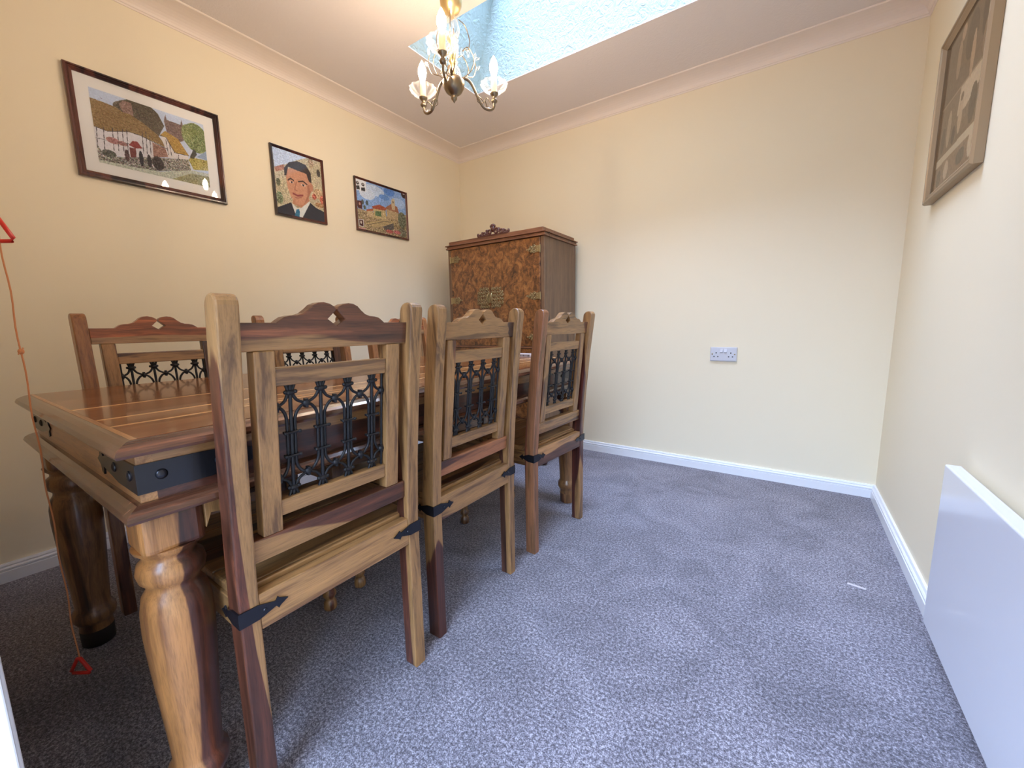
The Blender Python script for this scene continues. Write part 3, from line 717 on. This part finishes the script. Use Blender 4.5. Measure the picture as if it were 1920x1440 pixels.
PORTRAIT = [
    ('P',[(0.0,-0.0),(1.0,-0.0),(1.0,1.0),(0.0,1.0)],(198,186,158),34),
    ('P',[(0.0,-0.0),(0.711,-0.001),(0.467,0.1),(0.228,0.22),(0.016,0.308)],(202,214,238),22),
    ('P',[(0.02,0.301),(0.203,0.221),(0.219,0.296),(0.025,0.376)],(176,122,98),30),
    ('E',(0.066,0.522),0.042,0.059,(104,104,78),30),
    ('E',(0.063,0.757),0.068,0.095,(130,140,112),60),
    ('E',(0.934,0.197),0.042,0.063,(86,78,74),30),
    ('E',(0.901,0.548),0.116,0.085,(206,176,140),40),
    ('E',(0.799,0.608),0.048,0.05,(184,96,78),50),
    ('E',(0.98,0.631),0.059,0.072,(196,110,86),50),
    ('E',(0.903,0.73),0.097,0.043,(170,130,90),50),
    ('E',(0.777,0.07),0.056,0.082,(176,150,120),50),
    ('P',[(0.337,0.72),(0.666,0.619),(0.696,0.738),(0.495,0.842),(0.31,0.806)],(196,142,112),10),
    ('P',[(0.219,0.296),(0.437,0.217),(0.685,0.25),(0.754,0.397),(0.763,0.491),(0.685,0.616),(0.607,0.74),(0.5,0.8),(0.392,0.792),(0.295,0.701),(0.24,0.566)],(208,156,126),10),
    ('P',[(0.664,0.456),(0.762,0.409),(0.773,0.489),(0.696,0.607),(0.629,0.708),(0.557,0.776),(0.647,0.623)],(178,122,96),8),
    ('E',(0.749,0.467),0.041,0.067,(198,140,112),8),
    ('P',[(0.196,0.392),(0.202,0.275),(0.312,0.163),(0.484,0.106),(0.662,0.125),(0.761,0.234),(0.758,0.397),(0.705,0.38),(0.661,0.268),(0.468,0.256),(0.286,0.241),(0.24,0.382)],(62,48,46),10),
    ('L',[(0.262,0.45),(0.319,0.412),(0.378,0.433)],(60,42,38),0.022),
    ('L',[(0.476,0.429),(0.578,0.403),(0.657,0.437)],(60,42,38),0.022),
    ('E',(0.33,0.469),0.042,0.015,(226,206,196),4),
    ('E',(0.335,0.468),0.019,0.015,(52,42,44),4),
    ('E',(0.575,0.467),0.051,0.016,(226,206,196),4),
    ('E',(0.575,0.467),0.022,0.016,(52,46,48),4),
    ('L',[(0.433,0.448),(0.398,0.535),(0.383,0.575),(0.433,0.582)],(166,110,88),0.014),
    ('L',[(0.346,0.641),(0.433,0.66),(0.545,0.635)],(150,72,70),0.03),
    ('L',[(0.367,0.695),(0.438,0.699),(0.513,0.672)],(172,112,96),0.014),
    ('P',[(0.301,0.801),(0.402,0.865),(0.495,0.842),(0.692,0.697),(0.699,0.779),(0.477,1.018),(0.345,0.977)],(222,224,222),6),
    ('P',[(0.014,0.914),(0.289,0.79),(0.362,0.981),(0.496,1.008),(0.697,0.724),(0.82,0.786),(1.012,0.825),(0.999,1.007),(-0.01,1.008)],(46,50,66),8),
    ('P',[(0.385,0.888),(0.442,0.868),(0.454,0.918),(0.434,1.004),(0.337,0.995)],(44,122,160),14),
]
VILLAGE = [
    ('P',[(0.0,-0.0),(1.0,-0.0),(1.0,1.0),(0.0,1.0)],(150,182,224),24),
    ('E',(0.336,0.135),0.205,0.109,(206,218,234),20),
    ('E',(0.203,0.251),0.147,0.108,(216,224,236),20),
    ('E',(0.65,0.067),0.11,0.085,(96,146,214),20),
    ('E',(0.831,0.258),0.155,0.117,(184,206,234),20),
    ('E',(0.54,0.215),0.107,0.056,(110,156,214),20),
    ('P',[(0.0,-0.0),(0.194,-0.007),(0.188,0.212),(0.0,0.231)],(238,238,240),4),
    ('E',(0.035,0.081),0.028,0.035,(50,48,50),6),
    ('P',[(0.006,0.143),(0.065,0.122),(0.07,0.207),(0.009,0.211)],(50,48,50),8),
    ('E',(0.133,0.085),0.028,0.035,(60,58,60),6),
    ('P',[(0.095,0.155),(0.166,0.131),(0.172,0.208),(0.096,0.216)],(50,48,50),8),
    ('E',(0.036,0.073),0.013,0.015,(190,180,175),4),
    ('E',(0.133,0.078),0.014,0.016,(190,180,175),4),
    ('P',[(0.006,0.436),(0.095,0.418),(0.095,0.585),(0.008,0.584)],(84,22,34),10),
    ('E',(0.051,0.493),0.017,0.028,(206,160,140),6),
    ('E',(0.11,0.439),0.019,0.054,(84,92,88),10),
    ('E',(0.19,0.433),0.025,0.05,(76,90,96),10),
    ('E',(0.139,0.537),0.022,0.043,(90,100,90),10),
    ('P',[(0.005,0.594),(0.177,0.598),(0.358,0.602),(0.621,0.606),(0.828,0.473),(1.003,0.465),(1.0,1.0),(0.0,1.0)],(170,148,112),56),
    ('P',[(0.178,0.579),(0.293,0.538),(0.297,0.71),(0.174,0.706)],(206,182,142),26),
    ('P',[(0.17,0.573),(0.302,0.517),(0.312,0.559),(0.169,0.609)],(176,92,62),18),
    ('P',[(0.302,0.508),(0.552,0.473),(0.565,0.697),(0.305,0.708)],(208,186,136),30),
    ('P',[(0.278,0.478),(0.431,0.397),(0.588,0.435),(0.551,0.492),(0.302,0.517)],(180,84,56),18),
    ('P',[(0.343,0.551),(0.463,0.536),(0.46,0.648),(0.34,0.653)],(96,124,80),30),
    ('P',[(0.57,0.43),(0.81,0.419),(0.825,0.63),(0.584,0.654)],(202,176,134),26),
    ('P',[(0.562,0.414),(0.691,0.3),(0.811,0.341),(0.843,0.469),(0.57,0.449)],(170,110,78),18),
    ('P',[(0.686,0.225),(0.73,0.174),(0.761,0.212),(0.757,0.434),(0.688,0.425)],(214,192,156),14),
    ('E',(0.723,0.262),0.011,0.027,(80,64,52),4),
    ('P',[(0.138,0.86),(0.529,0.687),(0.786,0.66),(0.71,0.757),(0.317,0.908)],(196,172,124),26),
    ('L',[(0.169,0.888),(0.529,0.725),(0.655,0.712)],(110,96,80),0.012),
    ('P',[(0.473,0.852),(0.71,0.718),(0.708,0.854),(0.56,0.927)],(100,96,96),20),
    ('E',(0.903,0.61),0.088,0.18,(112,116,92),50),
    ('E',(0.898,0.89),0.089,0.101,(120,116,96),50),
    ('E',(0.614,0.924),0.074,0.039,(200,106,100),50),
    ('E',(0.782,0.906),0.077,0.04,(196,110,110),50),
    ('P',[(0.01,0.806),(0.104,0.796),(0.103,0.949),(0.009,0.945)],(230,226,224),4),
    ('P',[(0.018,0.818),(0.096,0.809),(0.094,0.939),(0.019,0.932)],(74,24,30),10),
    ('E',(0.055,0.862),0.016,0.029,(226,216,206),4),
    ('P',[(0.002,0.978),(0.135,0.969),(0.134,0.99),(0.002,0.996)],(220,160,160),10),
    ('E',(0.98,0.026),0.071,0.075,(54,26,34),14),
    ('E',(0.967,0.001),0.023,0.02,(226,206,206),10),
]
picture('framed_painting', 'large mahogany framed painting of thatched cottages with white mount, leftmost on the wall', 'left', -2.323, -1.800, 1.567, 1.985, .024, .042, canvas(260, 190, (203,214,236), 8, COTTAGE, 1), M['frame_dark'])
picture('framed_portrait', 'narrow dark framed painted portrait of a man in navy suit and blue tie', 'left', -1.563, -1.258, 1.570, 1.942, .014, 0, canvas(150, 190, (198,186,158), 30, PORTRAIT, 2), M['frame_dark'], .016)
picture('framed_village_scene', 'small dark framed picture of a church village under blue sky, nearest the corner', 'left', -1.046, -.608, 1.579, 1.917, .013, 0, canvas(200, 160, (150,182,224), 24, VILLAGE, 3), M['frame_dark'], .016)
# toned black-and-white photograph montage on the right wall
MONT = [('P', [(0,0),(1,0),(1,.42),(0,.42)], (136,112,90), 8), ('P', [(0,.42),(1,.42),(1,.80),(0,.80)], (158,136,112), 10), ('P', [(.45,.42),(1,.42),(1,.50),(.6,.60),(.42,.60)], (244,231,212), 8),
 ('P', [(0,.80),(1,.80),(1,1),(0,1)], (182,160,136), 14), ('P', [(0,.775),(1,.765),(1,.815),(0,.825)], (255,247,231), 5), ('L', [(0,.42),(1,.42)], (190,170,146), .012),
 ('E', (.3,.2), .05, .12, (193,169,142), 8), ('E', (.55,.16), .12, .14, (104,85,69), 10), ('E', (.62,.30), .04, .14, (212,185,155), 8), ('E', (.35,.05), .05, .05, (209,182,155), 8), ('E', (.8,.12), .06, .16, (93,74,61), 8), ('E', (.85,.30), .05, .10, (169,144,120), 8),
 ('E', (.25,.62), .05, .12, (217,201,179), 8), ('E', (.5,.60), .05, .13, (233,217,196), 8), ('E', (.5,.50), .03, .03, (142,120,98), 6), ('E', (.75,.63), .07, .12, (112,96,79), 8), ('E', (.12,.66), .05, .09, (120,104,88), 8), ('E', (.38,.70), .04, .06, (104,88,74), 8), ('E', (.9,.55), .05, .06, (182,163,142), 8),
 ('E', (.30,.90), .06, .06, (247,233,217), 8), ('E', (.62,.90), .09, .05, (131,123,109), 14), ('E', (.82,.88), .06, .08, (255,244,231), 10), ('E', (.12,.92), .06, .06, (142,128,112), 12)]
picture('framed_photo_montage', 'taupe framed sepia photo montage hanging on the right wall above the heater', 'right', -.972, -.440, 1.385, 1.960, .034, 0, canvas(130, 150, (140,124,106), 8, MONT, 4), M['frame_gold'], .028)

# ---------------------------------------------------------------- double socket
so = thing('double_socket', (2.083, 0, .7027), 'white double plug socket with two rocker switches, low on the back wall', 'socket')
MB().box(-.073, .073, -.009, 0, 0, .086, .003, 3).box(-.069, .069, -.011, -.008, .004, .082, .002).build('faceplate', M['socket'], so)
for s in (-1, 1):
    MB().prism([(-.0175, .056), (-.0105, .050), (-.0105, .076), (-.0130, .076)], s*.011-.0075, s*.011+.0075, 'x').build('rocker_switch', M['socket'], so)
    h = MB(); cx_ = s*.040
    h.box(cx_-.0030, cx_+.0030, -.0115, -.0108, .047, .055); h.box(cx_-.0140, cx_-.0072, -.0115, -.0108, .025, .0315); h.box(cx_+.0072, cx_+.0140, -.0115, -.0108, .025, .0315)
    h.build('pin_slots', M['hole'], so)
    MB().ball((s*.061, -.011, .043), .0042, 1, .3, 1, 8).build('screw', M['fitting'], so)

# ---------------------------------------------------------------- panel heater
hx1 = W-.047; ht = thing('panel_heater', (W-.03, -1.695, .054), 'glossy white flat electric panel heater standing off the right wall near the floor', 'heater')
MB().box(-.017, .016, -.50, .495, 0, .484, .004, 3).build('heater_body', M['heater'], ht)
for y0 in (-.30, .24): MB().box(.016, .0295, y0, y0+.04, .05, .40).build('wall_bracket', M['strap'], ht)

# ---------------------------------------------------------------- chandelier
CX, CY = 1.280, -1.487
ch = thing('chandelier', (CX, CY, CEIL), 'small brass and crystal three-arm chandelier with lit candle bulbs below the ceiling', 'chandelier')
z = lambda a: a-CEIL
MB().lathe([(.055, 0), (.056, -.006), (.050, -.018), (.030, -.034), (.012, -.042)], (0,0,0), 32).build('ceiling_rose', M['brass'], ch)
links = MB()
for i in range(4):
    c0 = -.048-i*.022; P = [((.006*math.cos(a) if i % 2 else 0), (0 if i % 2 else .006*math.cos(a)), c0+.014*math.sin(a)) for a in [2*PI*k/12 for k in range(12)]]
    links.tube(P, .0017, 6, closed=True)
links.build('chain', M['brass'], ch)
MB().lathe([(.004, z(2.225)), (.012, z(2.215)), (.034, z(2.185)), (.043, z(2.155)), (.040, z(2.128)), (.028, z(2.108)), (.012, z(2.098)), (.010, z(2.088))], (0,0,0), 32).build('brass_cup', M['brass'], ch)
MB().lathe([(.010, z(2.092)), (.020, z(2.080)), (.028, z(2.050)), (.025, z(2.028)), (.014, z(2.018))], (0,0,0), 64, 16, .06).build('fluted_glass', M['crystal'], ch)
MB().lathe([(.018, z(2.022)), (.021, z(2.014)), (.014, z(2.002)), (.008, z(1.994)), (.008, z(1.950)), (.014, z(1.944)), (.018, z(1.934)), (.013, z(1.925)), (.008, z(1.918)), (.008, z(1.885)), (.014, z(1.880)), (.024, z(1.874))], (0,0,0), 28).build('brass_column', M['brass'], ch)
cr = MB()
for i in range(3):
    for k in range(10):
        a = 2*PI*k/10+i*.3; cr.ball((.0165*math.cos(a), .0165*math.sin(a), z(1.988-.014*i)), .0065, n=6)
cr.build('crystal_beads', M['crystal'], ch)
MB().lathe([(.013, z(1.926)), (.022, z(1.912)), (.027, z(1.895)), (.030, z(1.880)), (.026, z(1.874))], (0,0,0), 64, 16, .07).build('fluted_glass', M['crystal'], ch)
MB().lathe([(.004, z(1.880)), (.030, z(1.880)), (.040, z(1.872)), (.042, z(1.864)), (.040, z(1.848)), (.030, z(1.831)), (.014, z(1.819)), (.010, z(1.816)), (.012, z(1.812)), (.011, z(1.806)), (.005, z(1.800)), (.0015, z(1.793))], (0,0,0), 36).build('bowl', M['antique'], ch)
def leaf(m, p, d, L=.020, wd=.006):
    p = Vector(p); d = Vector(d).normalized(); m.tube([p, p+d*L*.3, p+d*L*.6, p+d*L], [.0014, wd*.6, wd*.5, .0006], 8)
for ang in (178, 62, -60):
    A = math.radians(ang); ca, sa = math.cos(A), math.sin(A); RA = .172
    R = lambda r, zz, o=0.0: (r*ca-o*sa, r*sa+o*ca, z(zz))
    arm = MB().tube(catmull([R(.020,1.876), R(.045,1.890), R(.072,1.880), R(.098,1.838), R(.122,1.806), R(.148,1.800), R(.168,1.812), R(RA,1.838)], 7), .0052, 12)
    arm.lathe([(.004,0), (.010,.004), (.013,.010), (.010,.016), (.006,.022), (.010,.028), (.016,.034), (.017,.038)], (RA*ca, RA*sa, z(1.828)), 20)
    ao = arm.build('arm', M['antique'], ch)
    MB().lathe([(.010,.0), (.028,.005), (.045,.018), (.054,.034), (.052,.035), (.043,.020), (.027,.008), (.010,.004)], (RA*ca, RA*sa, z(1.866)), 60, 12, .05, cap=False).build('glass_dish', M['crystal'], ao)
    MB().lathe([(.0115,0), (.0115,.054), (.0095,.058)], (RA*ca, RA*sa, z(1.868)), 20).build('candle_sleeve', M['candle'], ao)
    MB().lathe([(.0088,0), (.0095,.006), (.0145,.022), (.0165,.034), (.0150,.047), (.0095,.062), (.004,.072), (.0006,.078)], (RA*ca, RA*sa, z(1.926)), 24).build('candle_bulb', M['bulb'], ao)
    tw = MB()
    for s in (-1, 1):
        tw.tube(catmull([R(.022,1.878,0), R(.060,1.905,s*.020), R(.075,1.950,s*.030), R(.052,1.985,s*.028), R(.032,1.972,s*.020)], 7), .0019, 6)
        tw.tube(catmull([R(.095,1.842,0), R(.105,1.828,s*.014), R(.122,1.822,s*.006), R(.135,1.836,-s*.010), R(.148,1.815,-s*.016)], 6), .0018, 6)
    tw.tube(catmull([R(.028,2.090), R(.056,2.080,.006), R(.074,2.040,.010), R(.066,2.000,.006), R(.046,1.995,0)], 7), .0019, 6)
    tw.tube(catmull([R(.060,1.905,.010), R(.092,1.920,.022), R(.105,1.955,.028), R(.100,1.985,.026)], 6), .0018, 6)
    tw.build('wire_tendril', M['antique'], ao)
    lf = MB()
    leaf(lf, R(.100,1.983,.026), (ca*.2, sa*.2, 1), .030, .010); leaf(lf, R(.105,1.950,.028), (ca, sa, .9), .028, .010); leaf(lf, R(.148,1.815,.016), (ca, sa, -.4), .026, .008)
    leaf(lf, R(.052,1.985,.028), (-.2*ca, -.2*sa, 1), .030, .010); leaf(lf, R(.066,2.000,.006), (0, 0, -1), .028, .010); leaf(lf, R(.075,1.950,-.030), (ca, sa, .4), .026, .009); leaf(lf, R(.148,1.815,-.016), (ca*.3-sa, sa*.3+ca, -.3), .024, .009)
    lf.build('crystal_leaf', M['crystal'], ao)

# ---------------------------------------------------------------- emergency pull cord
PX, PY = .973, -2.644
pc = thing('emergency_pull_cord', (PX, PY, 0), 'thin orange pull cord with red triangle handles hanging before the near table end', 'cord')
MB().lathe([(.030, CEIL-.020), (.034, CEIL-.014), (.034, CEIL)], (0,0,0), 28).build('ceiling_switch', M['socket'], pc)
random.seed(3)
P = [(.0012*math.sin(i*1.7), .0012*math.cos(i*2.3), 1.195+(CEIL-.018-1.195)*i/30) for i in range(31)]
MB().tube(P, .0016, 7).build('cord', M['cord'], pc)
P = [(.0015*math.sin(i*1.3), .0015*math.cos(i*.9), .120+(1.160-.120)*i/40) for i in range(41)]
m = MB().tube(P, .0016, 7)
m.ball((0, 0, .897), .0055, 1, 1, 1.2, 8); m.tube([(.0, .004, .905), (.006, .0, .897), (.002, -.005, .891)], .0014, 6)
m.build('cord', M['cord'], pc)
def tri(zc, rz, size=.036):
    d = Vector((math.cos(rz), math.sin(rz), 0)); P = []
    K = [(0, size), (size*.90, -size*.55), (-size*.90, -size*.55)]
    for i in range(3):
        (a, b), (c_, e_) = K[i], K[(i+1) % 3]
        for q in (.12, .5, .88): P.append((d.x*(a+(c_-a)*q), d.y*(a+(c_-a)*q), zc+b+(e_-b)*q))
    MB().tube(P, .0042, 8, closed=True).build('triangle_handle', M['red'], pc)
tri(1.158, .62); tri(.092, .62, .030)

# ---------------------------------------------------------------- scrap on the carpet
tg = MB(); tg.prism([(-.026, -.004), (.025, -.0055), (.027, .003), (-.024, .005)], .001, .0035, 'z')
sc = tg.build('thread_scrap', M['inlay'], loc=(2.668, -.999, .0)); sc.rotation_euler = (0, 0, -.15)
tag(sc, 'small pale scrap of tape lying on the grey carpet near the right wall', 'scrap')

# ---------------------------------------------------------------- low pale box on the far end of the table
bx = thing('decorated_box', (1.215, -.905, .7688), 'small low pale box with dark markings on the far end of the table', 'box')
MB().box(-.050, .050, -.022, .022, 0, .017, .0015).build('box_body', M['inlay'], bx)
m = MB()
for i in range(11): m.prism([(-.044+i*.0085, .004), (-.040+i*.0085, .0035), (-.0385+i*.0085, .013), (-.0425+i*.0085, .0135)], -.0226, -.0218, 'y')
m.build('printed_marks', M['hole'], bx)
